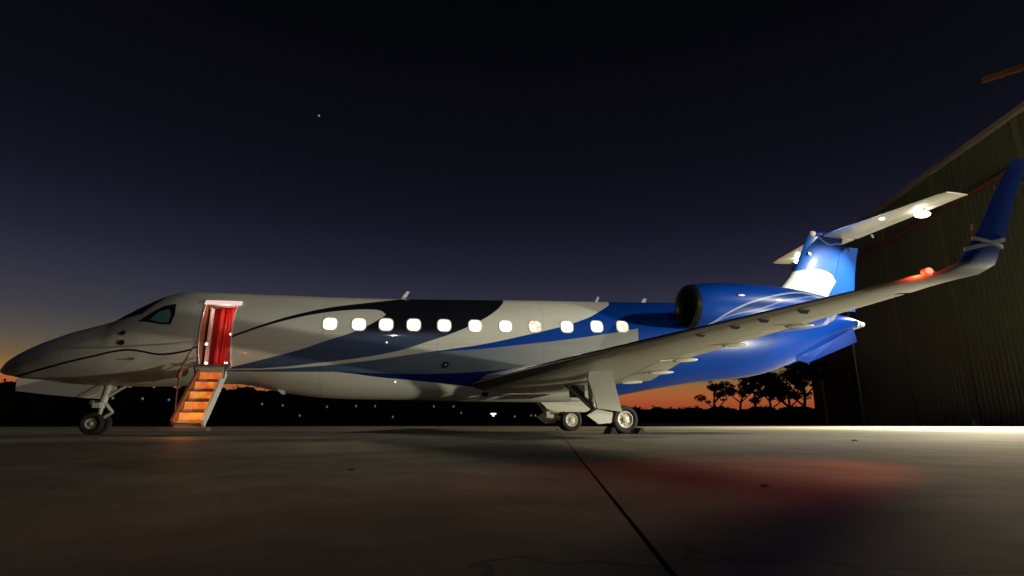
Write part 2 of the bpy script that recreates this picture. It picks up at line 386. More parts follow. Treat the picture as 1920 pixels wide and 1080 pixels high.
def grass_mat():
    k = NT('dark_grass'); k.put(k.mix(k.noise(.4, 6, .7), C4(.012, .018, .008), C4(.03, .035, .014)), k.b.inputs['Base Color'])
    k.b.inputs['Roughness'].default_value = .95; k.b.inputs['Specular IOR Level'].default_value = .1
    return k.m
g = mk('ground', [(-900, -300, -.12), (900, -300, -.12), (900, 900, -.12), (-900, 900, -.12)], [(0, 1, 2, 3)], grass_mat())
tag(g, kind='structure')
ap = mk('apron', [(-90, -60, -.045), (110, -60, -.045), (110, 95, -.045), (40, 95, -.045), (34, 26, -.045), (-90, 26, -.045)], [(0, 1, 2, 3, 4, 5)], M['sealant'])
tag(ap, kind='structure')
# two concrete slabs either side of the open joint that runs past the camera
J = lambda y, s: 10.41 + (y + 11.17)*.3035 + s*.008
for s, poly in ((-1, [(-90, -60), (J(-60, -1), -60), (J(26, -1), 26), (-90, 26)]),
                (1, [(J(-60, 1), -60), (110, -60), (110, 95), (40, 95), (34, 26), (J(26, 1), 26)])):
    MB().prism([(x, y, 0) for x, y in poly], (0, 0, -.04)).build('concrete_slab', M['concrete'], ap)

# ------------------------------------------------------------------ aircraft
AC = empty('jet_aircraft', (14.5, 0, 0))
tag(AC, 'white and blue twin engine business jet with lit cabin windows and open airstair', 'jet')
FT = [(-.06, 1.50, 1.44, 1.475, .03), (.05, 1.67, 1.38, 1.52, .15), (.2, 1.81, 1.35, 1.57, .25), (.43, 1.97, 1.30, 1.63, .37), (.74, 2.15, 1.26, 1.70, .49), (1.04, 2.29, 1.24, 1.77, .60), (1.36, 2.43, 1.21, 1.82, .70), (1.7, 2.55, 1.19, 1.87, .79), (2.0, 2.65, 1.17, 1.92, .86), (2.3, 2.76, 1.155, 1.97, .92), (2.5, 2.90, 1.15, 2.02, .96), (2.84, 3.14, 1.14, 2.1, 1.01), (3.15, 3.33, 1.14, 2.18, 1.055), (3.4, 3.46, 1.15, 2.25, 1.08), (3.72, 3.55, 1.16, 2.32, 1.11), (4.2, 3.58, 1.19, 2.40, 1.14), (5.0, 3.59, 1.24, 2.45, 1.14), (5.5, 3.59, 1.20, 2.45, 1.14), (6.3, 3.60, 1.03, 2.46, 1.14), (7.4, 3.61, .90, 2.47, 1.14), (9.2, 3.65, .87, 2.5, 1.14), (12.1, 3.76, .84, 2.6, 1.14), (13.2, 3.80, .84, 2.65, 1.14), (14.5, 3.84, .88, 2.7, 1.14), (15.7, 3.88, 1.06, 2.74, 1.14), (16.7, 3.92, 1.24, 2.8, 1.14), (18.1, 3.97, 1.46, 2.86, 1.12), (19.5, 4.0, 1.60, 2.9, 1.05), (20.3, 4.0, 1.72, 2.95, .97), (21.0, 4.0, 1.9, 3.0, .88), (21.7, 3.98, 2.15, 3.1, .78), (22.5, 3.95, 2.5, 3.25, .62), (23.5, 3.88, 2.95, 3.45, .42), (24.3, 3.78, 3.3, 3.54, .22), (24.75, 3.65, 3.45, 3.55, .08)]
def sec(x, th, off=0.0):
    t, b, zc, hw = (interp(FT, x, k) for k in (1, 2, 3, 4))
    c, s = math.cos(th), math.sin(th)
    h = (t-zc) if c > 0 else (zc-b)
    n = Vector((0, -s/hw, c/h)).normalized()
    return Vector((x, -hw*s, zc + h*c)) + n*off
def theta(x, z):
    t, b, zc, hw = (interp(FT, x, k) for k in (1, 2, 3, 4))
    c = (z-zc)/((t-zc) if z > zc else (zc-b)); return math.acos(max(-1, min(1, c)))
DX0, DX1 = 4.46, 5.17
TH0, TH1 = theta(4.8, 3.20), theta(4.8, 1.60)
xs = sorted(set([round(-.06 + i*.02, 3) for i in range(16)] + [round(.3+i*.08, 3) for i in range(50)] + [round(4.3+.11*i, 3) for i in range(2)] + [DX0, DX1] + [round(4.56+.12*i, 3) for i in range(5)] + [round(5.3+i*.15, 3) for i in range(130)] + [24.75]))
xs = [x for x in xs if not (abs(x-DX0) < .03 and x != DX0) and not (abs(x-DX1) < .03 and x != DX1)]
ths = sorted(set([2*math.pi*i/96 for i in range(96)] + [TH0, TH1]))
ths = [t for t in ths if not (abs(t-TH0) < .02 and t != TH0) and not (abs(t-TH1) < .02 and t != TH1)]
nt_ = len(ths); V = [sec(x, t) for x in xs for t in ths]; F = []
for i in range(len(xs)-1):
    for j in range(nt_):
        j2 = (j+1) % nt_
        if DX0-.001 <= xs[i] < DX1-.001 and TH0-.001 <= ths[j] < TH1-.001: continue
        F.append((i*nt_+j, i*nt_+j2, (i+1)*nt_+j2, (i+1)*nt_+j))
F.append(tuple(range(nt_))); F.append(tuple(range((len(xs)-1)*nt_, len(xs)*nt_))[::-1])
fus = mk('fuselage', V, F, M['fus'], AC, True)
# livery reads the hull's own metres: the mesh is written in aircraft coordinates, object origin at the nose datum

def patch(name, outline, off, mat, parent, side=1, cuts=4, thick=.0):
    """skin patch that follows the hull; outline in (x, theta)"""
    bm = bmesh.new(); vs_ = [bm.verts.new((x, t, 0)) for x, t in outline]; bm.faces.new(vs_)
    bmesh.ops.triangulate(bm, faces=bm.faces)
    for _ in range(cuts):
        lng = [e for e in bm.edges if e.calc_length() > .07]
        if lng: bmesh.ops.subdivide_edges(bm, edges=lng, cuts=1, use_grid_fill=True)
        bmesh.ops.triangulate(bm, faces=[f for f in bm.faces if len(f.verts) > 3])
    for v in bm.verts:
        p = sec(v.co.x, v.co.y, off); v.co = Vector((p.x, p.y*side, p.z))
    bmesh.ops.recalc_face_normals(bm, faces=bm.faces)
    me = bpy.data.meshes.new(name); bm.to_mesh(me); bm.free()
    # faces outwards
    c = sum((p.center for p in me.polygons), Vector())/len(me.polygons)
    if sum(p.normal.y*p.center.y + p.normal.z*(p.center.z-2.4) for p in me.polygons) < 0: me.flip_normals()
    return link(name, me, mat, parent, True)
def rrect(cx, cz, w, h, r, n=5, skew=0):
    pts = []
    for qx, qz, a0 in ((1, 1, 0), (-1, 1, 90), (-1, -1, 180), (1, -1, 270)):
        for i in range(n+1):
            a = R(a0 + 90*i/n); pts.append((cx + qx*(w/2-r) + r*math.cos(a), cz + qz*(h/2-r) + r*math.sin(a)))
    return pts
def ring(name, inner, outer, off, mat, parent, side, thick):
    vv = []; n = len(inner)
    for pl, of in ((inner, off), (outer, off), (outer, -.01), (inner, -.01)):
        for x, z in pl:
            p = sec(x, theta(x, z), of); vv.append((p.x, p.y*side, p.z))
    f = []
    for k in range(4):
        for i in range(n): f.append((k*n+i, k*n+(i+1) % n, ((k+1) % 4)*n+(i+1) % n, ((k+1) % 4)*n+i))
    return mk(name, vv, f, mat, parent)
WIN = [(7.424, 2.708), (8.128, 2.722), (8.808, 2.742), (9.515, 2.763), (10.310, 2.779), (11.138, 2.796), (11.973, 2.821), (12.799, 2.845), (13.723, 2.873), (14.611, 2.914), (15.391, 2.944)]
for side in (1, -1):
    for i, (x, z) in enumerate(WIN):
        ou = rrect(x, z, .385, .36, .13); inn = rrect(x, z, .335, .31, .11)
        w = ring('cabin_window', inn, ou, .007, M['trim_bright'] if i < 7 else M['white'], AC, side, .01)
        pm = M['pane_dim'] if i in (7, 10) else M['pane']
        p = patch('pane', [(a, theta(a, b)) for a, b in inn], .003, pm, w, side, 2)
        p.location = (0, 0, 0)
        if i == 10: tag(w, 'rearmost cabin window, dimmer with something hanging behind it')
    # cockpit side window and its lit glass
    cw = [(3.03, 2.62), (3.24, 2.81), (3.51, 3.03), (3.78, 3.10), (3.84, 2.80), (3.80, 2.55), (3.56, 2.55)]
    f_ = patch('cockpit_window', [(a, theta(a, b)) for a, b in cw], .004, M['black'], AC, side, 3)
    p = patch('pane', [(a, theta(a, b)) for a, b in [(3.30, 2.66), (3.46, 2.87), (3.66, 2.95), (3.76, 2.80), (3.745, 2.60), (3.55, 2.59)]], .008, M['glass'], f_, side, 3)
    p.location = (0, 0, 0)
    f_ = patch('windshield', [(2.42, .04), (2.42, .62), (2.62, .80), (3.05, .93), (3.35, .62), (3.45, .04)], .004, M['black'], AC, side, 3)
    # air data probes
    for x, z, r in ((2.78, 2.33, .06), (2.80, 2.10, .065)):
        n_ = sec(x, theta(x, z), 1) - sec(x, theta(x, z))
        a = sec(x, theta(x, z), -.01); b = sec(x, theta(x, z), .012)
        a.y *= side; b.y *= side
        MB().tube(a, b, r, r*.9, 20).build('probe_plate', M['black'], AC)
    a = sec(3.08, theta(3.08, 1.74), 0); b = sec(3.02, theta(3.02, 1.73), .09); a.y *= side; b.y *= side
    MB().tube(a, b, .025, .012).build('pitot_probe', M['black'], AC)
    a = sec(10.39, theta(10.39, 1.76), -.01); b = sec(10.39, theta(10.39, 1.76), .02); a.y *= side; b.y *= side
    MB().tube(a, b, .085, .08, 20).build('drain_port', M['black'], AC)
    MB().tube(b, b + Vector((0, -.006*side, 0)), .035, .035, 14).build('port_cap', M['dull_metal'], AC)
    patch('outflow_vent', [(a_, theta(a_, b_)) for a_, b_ in ((11.45, 1.075), (11.63, 1.075), (11.63, .985), (11.45, .985))], .004, M['black'], AC, side, 1)
    for x, z in ((8.846, 2.276), (9.116, 1.303)):
        a = sec(x, theta(x, z), -.01); b = sec(x, theta(x, z), .012); a.y *= side; b.y *= side
        MB().tube(a, b, .022, .018, 12).build('glint_lens', M['lamp_glint_small'], AC)  # glowing dots: upper paints a floodlight glint, lower is a small lens
# blade antennas on the spine and belly
for x, z0, h, w, lean in ((9.12, 3.62, .29, .13, .16), (14.98, 3.83, .22, .10, .10), (16.50, 3.88, .19, .17, .10), (7.95, 3.60, .05, .10, .02)):
    MB().prism([(x, -.012, z0-.03), (x+w, -.012, z0-.03), (x+w+lean, -.006, z0+h), (x+lean+w*.35, -.006, z0+h)], (0, .024, 0)).build('antenna', M['trim_bright'], AC)
MB().prism([(6.15, -.3, 1.12), (6.35, -.3, 1.10), (6.40, -.3, .98), (6.30, -.3, .98)], (0, .024, 0)).build('belly_antenna', M['white'], AC)

# --- entrance: vestibule, frame, airstair
vb = MB()
xa, xb = DX0, DX1
def hullpt(x, th): return sec(x, th)
N = 10; tl = [TH0 + (TH1-TH0)*i/N for i in range(N+1)]
lin = MB()   # red side lining follows the opening into the cabin
for x in (xa, xb):
    vv = []
    for t in tl: p = sec(x, t); vv += [p, Vector((x, -.10, p.z))]
    lin.add(vv, [(2*i, 2*i+1, 2*i+3, 2*i+2) for i in range(N)])
door = empty('cabin_entrance', (0, 0, 0)); door.parent = AC; door.location = (4.8-14.5, 0, 0)
lin.build('side_lining', M['brown'], door)
MB().box((4.815, -.10, 2.4), (.71, .03, 1.62)).build('back_wall', M['red'], door)
for xf, yf, rf in ((4.70, -.40, .07), (4.80, -.33, .055), (4.88, -.36, .04), (5.00, -.45, .09), (5.12, -.50, .06)):     # hanging red curtain folds
    MB().tube((xf, yf, 1.62), (xf+.015, yf+.02, 3.15), rf, rf*.8, 14).build('curtain_fold', M['red'], door, True)
MB().box((4.53, -.60, 2.35), (.03, .22, 1.45)).build('galley_edge', M['trim_bright'], door)
MB().box((4.815, -.55, 1.585), (.70, .9, .03)).build('floor_panel', M['trim_bright'], door)
MB().box((4.815, -.50, 3.17), (.70, .75, .03)).build('ceiling_panel', M['trim_bright'], door)
fr = MB()
def framestrip(p, q, w=.03):
    fr.path([p, q], w, 8)
for x in (xa, xb):
    fr = MB()
    for i in range(N): framestrip(sec(x, tl[i], .004), sec(x, tl[i+1], .004), .014)
    fr.build('door_jamb', M['trim_bright'], door)
hd = MB(); vv = []
for i in range(9):
    x = xa-.03 + (xb-xa+.12)*i/8
    for t, o in ((TH0-.01, .012), (TH0-.01, .035), (TH0+.10, .035), (TH0+.10, .012)): vv.append(sec(x, t, o))
hd.add(vv, [(i*4+k, i*4+(k+1) % 4, (i+1)*4+(k+1) % 4, (i+1)*4+k) for i in range(8) for k in range(4)])
hd.build('door_header_glow_trim', emis('glowing_header_trim', (1, .70, .66), .85), door)  # header trim glows in place of interior light falling on it
MB().box((4.815, -1.0, 1.60), (.74, .22, .05)).build('sill_plate', M['dull_metal'], door)
for x, y, z in ((4.66, -1.02, 1.66), (5.08, -.98, 1.68), (5.12, -.98, 2.38), (4.6, -.99, 2.12)):
    MB().ellipsoid((x, y, z), (.035, .03, .03)).build('courtesy_lamp', emis('courtesy_lamp_lens', (1, .8, .7), 4) if 'clm' not in M else M['clm'], door, True)
point('vestibule_lamp', (4.85, -.78, 3.0), 5, (1, .66, .55), .05)
point('vestibule_floor_lamp', (4.8, -.80, 1.80), 2.2, (1, .60, .5), .04)

st = empty('airstair', (0, 0, 0)); st.parent = AC; st.location = (4.85-14.5, -1.8, 0)
top = Vector((0, -1.10, 1.44)); bot = Vector((0, -2.36, .26))
NS = 5
def stp(u): return top.lerp(bot, u)
XL, XR = 4.56, 5.10
for i in range(NS):
    p = stp((i+.55)/NS); q = stp((i+1)/NS)
    dy = (bot.y-top.y)/NS; dz = (bot.z-top.z)/NS
    y0 = top.y + dy*i; z0 = top.z + dz*i
    MB().box((4.83, y0+dy*.5, z0+dz), (XR-XL-.02, abs(dy)+.03, .035)).build('stair_tread', M['rope'], st)
    MB().box((4.83, y0+dy*.02-.012, z0+dz*.5+.02), (XR-XL-.05, .012, abs(dz)-.055)).build('stair_riser', M['step_lit'], st)
# door skin that has become the underside, side cheeks
d_ = (bot-top).normalized(); nrm = Vector((0, -d_.z, d_.y)); nrm = nrm if nrm.z < 0 else -nrm
sk = MB().prism([Vector((XL-.03, top.y, top.z)) + nrm*.10, Vector((XR+.03, top.y, top.z)) + nrm*.10, Vector((XR+.03, bot.y, bot.z)) + nrm*.10, Vector((XL-.03, bot.y, bot.z)) + nrm*.10], nrm*.05)
sk.build('stair_underside', M['white'], st)
for x, mt in ((XL-.035, M['brown']), (XR+.005, M['white'])):
    o = []
    for u, a, b in ((0, -.10, .10), (.5, -.13, .13), (1.0, -.10, .12)):
        o.append((stp(u) - nrm*abs(a), stp(u) + nrm*b))
    poly = [Vector((x, p.y, p.z)) for p, _ in o] + [Vector((x, q.y, q.z)) for _, q in reversed(o)]
    MB().prism(poly, (.05, 0, 0)).build('stair_cheek', mt, st)
MB().box((4.84, -2.50, .14), (.92, .34, .07)).build('stair_foot', M['dull_metal'], st)
for sgn, pts in ((0, [(4.43, -1.12, 2.16), (4.50, -1.8, 1.78), (4.53, -2.30, 1.36), (4.55, -2.36, 1.25), (4.55, -2.33, .72), (4.53, -2.2, .42)]),
                 (1, [(5.16, -1.12, 1.95), (5.165, -1.30, 1.70), (5.165, -1.34, 1.28)])):
    MB().path(pts, .016).build('handrail', M['rope'], st, True)
MB().tube((4.55, -2.30, 1.40), (4.55, -2.37, 1.22), .045, .045).build('rail_grip', M['brown'], st, True)
MB().path([(4.45, -1.14, 1.56), (4.52, -1.25, 1.38)], .02).build('hinge_arm', M['black'], st)
MB().path([(5.14, -1.14, 1.56), (5.14, -1.25, 1.38)], .02).build('hinge_arm', M['black'], st)
point('airstair_lamp', (4.85, -2.75, .50), 9, (1, .30, .05), .06)

# --- lifting surfaces
def naca(c, t):
    return 5*t*(.2969*math.sqrt(max(c, 0)) - .126*c - .3516*c*c + .2843*c**3 - .1036*c**4)
def loft(stations, c0, c1, side=1, n=12, shrink=1.0):
    """stations: (y, z, xle, xte, t, nrm(y,z)); slice c0..c1 of the section"""
    vv = []; k = 0
    cs = [c0 + (c1-c0)*(1-math.cos(math.pi*i/n))/2 for i in range(n+1)]
    for y, z, xl, xt, t, (ny, nz) in stations:
        ch = xt-xl; lo = []
        up_ = [(c, naca(c, t)*shrink) for c in cs]; dn = [(c, -naca(c, t)*.85*shrink) for c in reversed(cs)]
        if c0 == 0: dn = dn[:-1]
        for c, h in up_ + dn: lo.append((xl + c*ch, (y + ny*h*ch)*side, z + nz*h*ch))
        k = len(lo); vv += lo
    m = len(stations)
    f = [(j*k+i, j*k+(i+1) % k, (j+1)*k+(i+1) % k, (j+1)*k+i) for j in range(m-1) for i in range(k)]
    f += [tuple(range(k)), tuple(range((m-1)*k, m*k))[::-1]]
    return vv, f
def wing_station(y):
    # y: distance from centre line
    z = 1.35 + .087*(y-1.14)
    le = 11.43 + .473*(y-1.43)
    te = (15.93 if y < 1.6 else 15.93 - (y-1.6)*.205) if y < 4.6 else 15.315 + (y-4.6)*.15
    t = .135 - .045*min(1, y/9.5)
    return (-y, z, le, te, t, (.087, .996))
SP = [.7, 1.3, 1.6, 2.7, 3.6, 4.6, 5.5, 6.5, 7.6, 8.6, 9.4]
def cutst(a, b, n=6): return [wing_station(a + (b-a)*i/n) for i in range(n+1)]
WL = [wing_station(9.4), (-9.7, 2.10, 15.36, 16.08, .09, (.12, .99)), (-9.88, 2.14, 15.50, 16.22, .09, (.3, .95)), (-10.02, 2.20, 15.82, 16.48, .085, (.6, .8)), (-10.12, 2.32, 16.05, 16.66, .08, (.85, .5)), (-10.19, 2.50, 16.15, 16.70, .08, (.96, .26)), (-10.24, 2.73, 16.32, 16.80, .08, (.98, .2)), (-10.34, 3.20, 16.56, 16.93, .08, (.98, .2)), (-10.42, 3.50, 16.72, 17.05, .08, (.98, .2)), (-10.47, 3.68, 16.85, 17.06, .08, (.98, .2)), (-10.48, 3.72, 16.93, 17.02, .05, (.98, .2))]
for side in (1, -1):
    wg = empty('wing', (0, 0, 0)); wg.parent = AC; wg.location = (13.5-14.5, -1.1*side, 1.4)
    st_ = [wing_station(y) for y in SP]
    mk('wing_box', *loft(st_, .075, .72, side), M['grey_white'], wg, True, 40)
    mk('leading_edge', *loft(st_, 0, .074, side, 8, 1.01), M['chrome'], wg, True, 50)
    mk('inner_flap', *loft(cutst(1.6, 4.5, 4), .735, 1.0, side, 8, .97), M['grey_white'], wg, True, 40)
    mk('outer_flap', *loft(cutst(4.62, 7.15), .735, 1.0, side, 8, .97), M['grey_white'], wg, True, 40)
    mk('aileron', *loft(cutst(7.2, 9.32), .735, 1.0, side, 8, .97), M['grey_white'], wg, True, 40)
    mk('winglet', *loft(WL, 0, 1.0, side, 14), M['winglet'], wg, True, 50)
    # painted cross on the winglet's outer face, slightly proud of it
    for p0, p1 in (((16.22, 2.62), (16.73, 2.54)), ((16.10, 2.47), (16.76, 2.64))):
        vv = []
        for i in range(9):
            u = i/8; x = p0[0] + (p1[0]-p0[0])*u; z = p0[1] + (p1[1]-p0[1])*u
            yb = -(10.19 + (z-2.5)*.20)
            bow = .022*max(0, math.sin(math.pi*min(1, max(0, (u-.02)/.96))))**.6
            for dz, dy in ((-.026, .0), (.026, .0), (.026, .03), (-.026, .03)): vv.append((x, (yb - bow + (dy-.02))*side, z+dz))
        f = [(i*4+k, i*4+(k+1) % 4, (i+1)*4+(k+1) % 4, (i+1)*4+k) for i in range(8) for k in range(4)] + [(0, 1, 2, 3), (32, 33, 34, 35)]
        mk('cross_stripe', vv, f, M['white'], wg)
    MB().path([(16.25, -10.21*side, 2.74), (16.28, -10.21*side, 2.82)], .014).build('static_wick', M['white'], wg)
    for y, x0, x1, r in ((1.9, 14.9, 15.55, .04), (3.3, 15.0, 15.70, .045), (4.75, 14.85, 15.48, .045), (6.2, 15.1, 15.70, .04), (7.7, 15.3, 15.90, .035)):
        z = wing_station(y)[1] - .06 - .03*max(0, 6-y)*.4
        MB().ellipsoid(((x0+x1)/2, -y*side, z), ((x1-x0)/2, r*.8, r), Matrix.Rotation(R(-4), 3, 'Y')).build('flap_fairing', M['grey_white'], wg, True)
    for y, x in ((6.9, 14.22), (7.5, 14.46), (7.95, 14.72), (8.52, 14.95)):
        s_ = wing_station(y); z = s_[1] - .075
        MB().prism([(s_[2]+.12, -y*side, z+.03), (s_[2]+.34, -y*side, z+.03), (s_[2]+.28, -y*side, z-.028), (s_[2]+.17, -y*side, z-.025)], (0, .02, 0)).build('vortilon', M['black'], wg)
nv = MB().ellipsoid((15.72, -9.95, 2.20), (.10, .05, .05), None, 24, 14).build('navigation_light', emis('red_lamp_glass', (1, .015, .01), 2.6), AC, True)
MB().ellipsoid((15.70, -9.995, 2.21), (.05, .03, .04), None, 18, 12).build('lamp_core', M['lamp_red'], nv, True)
point('navigation_lamp', (15.55, -9.97, 2.14), 6, (1, .06, .015), .04)
spot('navigation_lamp_beam', (15.58, -10.12, 2.26), (10.9, -12.2, 0), 400, 25, 1.0, (1, .10, .012), .04)

# fin, rudder, tailplane
def vst(z, le, te, t=.10): return (0, z, le, te, t, (1, 0))
FS = [vst(3.5, 20.6, 24.50), vst(4.0, 21.0, 24.62), vst(4.4, 21.42, 24.66), vst(4.73, 21.78, 24.70), vst(5.1, 22.14, 24.78), vst(5.47, 22.42, 24.87), vst(5.9, 22.66, 24.99), vst(6.33, 22.88, 25.14), vst(6.62, 23.06, 25.22)]
fn = empty('tail_fin', (0, 0, 0)); fn.parent = AC; fn.location = (23-14.5, 0, 3.9)
mk('fin_box', *loft(FS, 0, .66, 1), M['fin'], fn, True, 40)
mk('rudder', *loft(FS[1:-1], .664, 1.0, 1, 8, 1.0), M['fin'], fn, True, 40)
MB().ellipsoid((23.75, 0, 6.70), (.62, .13, .15)).build('tail_fairing', M['blue'], fn, True)
MB().ellipsoid((23.30, 0, 6.72), (.16, .10, .13)).build('fairing_tip', M['trim_bright'], fn, True)
MB().tube((22.95, -.14, 5.95), (22.95, -.10, 5.95), .06, .05, 14).build('fin_scoop', M['trim_bright'], fn)
ts = [(-y, 6.68+.043*y, 23.50+.272*y, 25.13+.075*y, .10, (0, 1)) for y in (.05, .8, 1.6, 2.4, 3.2, 3.62)] + [(-3.78, 6.845, 24.62, 25.44, .05, (0, 1))]
for side in (1, -1):
    tp = empty('tailplane', (0, 0, 0)); tp.parent = AC; tp.location = (24.4-14.5, -.1*side, 6.6)
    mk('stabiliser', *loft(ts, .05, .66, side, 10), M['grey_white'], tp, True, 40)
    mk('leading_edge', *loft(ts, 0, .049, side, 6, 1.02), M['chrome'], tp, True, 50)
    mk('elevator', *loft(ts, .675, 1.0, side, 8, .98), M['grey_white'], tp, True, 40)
    lx, ly, lz = 25.02, 2.76*side, 6.72
    MB().tube((lx, -ly, lz), (lx-.02, -ly+.10*side, lz-.10), .07, .085, 16).build('logo_light_housing', M['dull_metal'], tp)
    MB().ellipsoid((lx-.02, -ly+.11*side, lz-.11), (.25, .18, .09), None, 32, 18).build('logo_light_lens', M['lamp_white'], tp, True)
    MB().ellipsoid((24.27, -1.9*side, 6.68), (.10, .07, .045)).build('small_lamp', M['lamp_glint_small'], tp, True)
    MB().tube((25.05, -.70*side, 6.62), (25.12, -.70*side, 6.50), .035, .03).build('elevator_horn', M['white'], tp)
    for a in (.9, 1.8, 3.0):
        x = 25.13+.075*a; MB().tube((x, -a*side, 6.68+.043*a), (x+.16, -a*side, 6.67+.043*a), .008, .004, 6).build('static_wick', M['black'], tp)
    spot('logo_lamp', (24.95, -2.50*side, 6.50), (23.6, 0, 4.75), 1150, 60, .85, (1, .98, .94), .04)
    # ventral strakes
    o = [(21.45, -.25, 2.32), (22.0, -.50, 2.12), (23.98, -.52, 2.86), (24.30, -.10, 3.50), (23.2, -.20, 3.05)]
    MB().prism([(x, y*side, z) for x, y, z in o], (0, .05*side, .0)).build('ventral_strake', M['blue'], AC)
MB().lathe([(24.45, .20), (24.62, .12), (24.80, .085), (24.88, .06), (24.90, .0)], (0, 0, 3.55), 'X', 20).build('tail_cone', M['trim_bright'], AC, True)
point('tail_light', (25.2, -.1, 3.5), 6, (1, .95, .85), .03)

# engines
for side in (1, -1):
    cy = -2.12*side
    e = empty('engine', (0, 0, 0)); e.parent = AC; e.location = (19-14.5, cy, 3.4)
    zc = lambda x: 3.38 + .018*(x-17)
    def lat(prof, n=48):
        v = []
        mb = MB(); mb.lathe([(x, r) for x, r in prof], (0, cy, 0), 'X', n)
        mb.v = [(a, b, c + zc(a)) for a, b, c in mb.v]; return mb
    lat([(16.98, .625), (17.15, .655), (17.5, .69), (18.1, .715), (18.8, .715), (19.5, .685), (20.1, .635), (20.6, .57), (21.0, .50), (21.25, .455), (21.22, .43), (20.6, .45)]).build('engine_cowl', M['nac'], e, True)
    lat([(16.975, .628), (16.88, .605), (16.83, .575), (16.82, .555), (16.85, .53), (16.95, .51), (17.1, .50)]).build('intake_lip', simple('dark_intake_metal', (.07, .065, .06), .38, .8, 0, .2, 8), e, True)
    lat([(17.1, .50), (17.55, .50), (17.56, .0)]).build('intake_duct', M['black'], e, True)
    for k in range(24):
        a = 2*math.pi*k/24; a2 = a + .17
        f_ = [(17.46, cy+.1*math.cos(a), zc(17.4)+.1*math.sin(a)), (17.40, cy+.49*math.cos(a), zc(17.4)+.49*math.sin(a)), (17.47, cy+.49*math.cos(a2), zc(17.4)+.49*math.sin(a2)), (17.50, cy+.1*math.cos(a2+.2), zc(17.4)+.1*math.sin(a2+.2))]
        MB().prism(f_, (.008, 0, 0)).build('fan_blade', M['fan'], e)
    lat([(17.28, .005), (17.33, .06), (17.42, .11), (17.5, .13)], 24).build('spinner', M['fan'], e, True)
    lat([(20.6, .44), (21.3, .36), (21.5, .33), (21.5, .0)], 32).build('exhaust_nozzle', M['dull_metal'], e, True)
    MB().prism([(17.9, -.75*side, 3.30), (20.6, -.75*side, 3.36), (20.5, -1.6*side, 3.40), (18.1, -1.6*side, 3.34)], (0, 0, .16)).build('engine_pylon', M['blue'], e)
    MB().ellipsoid((18.12, cy-.70*side, 3.62), (.12, .02, .03)).build('cowl_vent', M['trim_bright'], e, True)

# --- landing gear
def wheel(parent, x, y, z, r, w, rr, name='wheel', side=1):
    W_ = empty(name, (0, 0, 0)); W_.parent = parent
    wl = Vector((0, 0, 0)); q = parent
    while q is not None: wl += q.location; q = q.parent
    W_.location = Vector((x, y, z)) - wl
    h = w/2
    prof = [(-h*.55, rr*.98), (-h*.85, rr*1.05), (-h, r*.80), (-h*.92, r*.93), (-h*.62, r*.99), (0, r), (h*.62, r*.99), (h*.92, r*.93), (h, r*.80), (h*.85, rr*1.05), (h*.55, rr*.98)]
    MB().lathe(prof, (x, y, z), 'Y', 40).build('tyre', M['rubber'], W_, True)
    for s in (-1, 1):
        MB().lathe([(s*h*.50, rr*.99), (s*h*.78, rr*.98), (s*h*.80, rr*.90), (s*h*.52, rr*.80), (s*h*.45, rr*.45), (s*h*.70, rr*.36), (s*h*.80, rr*.22), (s*h*.80, .0)], (x, y, z), 'Y', 32).build('hub', M['rim'], W_, True)
        bb = MB()
        for k in range(8):
            a = 2*math.pi*k/8; bb.tube((x+rr*.62*math.cos(a), y+s*h*.45, z+rr*.62*math.sin(a)), (x+rr*.62*math.cos(a), y+s*h*.60, z+rr*.62*math.sin(a)), rr*.07, rr*.07, 8)
        tag(bb.build('hub_bolts', M['dull_metal'], W_), kind='stuff')
ng = empty('nose_gear', (0, 0, 0)); ng.parent = AC; ng.location = (2.15-14.5, 0, 1.1)
MB().tube((2.28, 0, 1.35), (2.18, 0, .62), .085, .08).tube((2.18, 0, .66), (2.14, 0, .30), .05, .05).tube((2.14, -.22, .25), (2.14, .22, .25), .04, .04).build('strut', M['gear'], ng, True, 40)
MB().path([(2.24, -.02, .74), (2.42, -.02, .52), (2.18, -.02, .34)], .03).path([(2.24, .05, .74), (2.42, .05, .52), (2.18, .05, .34)], .03).build('torque_link', M['gear'], ng)
MB().path([(2.22, 0, .85), (2.75, 0, 1.25)], .04).build('drag_brace', M['gear'], ng)
MB().box((2.12, 0, .68), (.16, .30, .12)).build('steering_box', M['gear'], ng)
MB().tube((2.04, -.10, .74), (1.98, -.10, .74), .06, .065).tube((2.04, .10, .74), (1.98, .10, .74), .06, .065).build('taxi_light', M['dull_metal'], ng)
for s in (-1, 1):
    wheel(ng, 2.12, s*.19, .25, .25, .17, .125)
    o = [(.50, 1.29), (1.2, 1.235), (2.28, 1.16), (2.24, .98), (2.06, .835), (1.3, .90), (.54, .985)]
    MB().prism([(x, s*(.36 + (1.25-z)*.12), z) for x, z in o], (0, .03, 0)).build('gear_door', M['white'], ng)
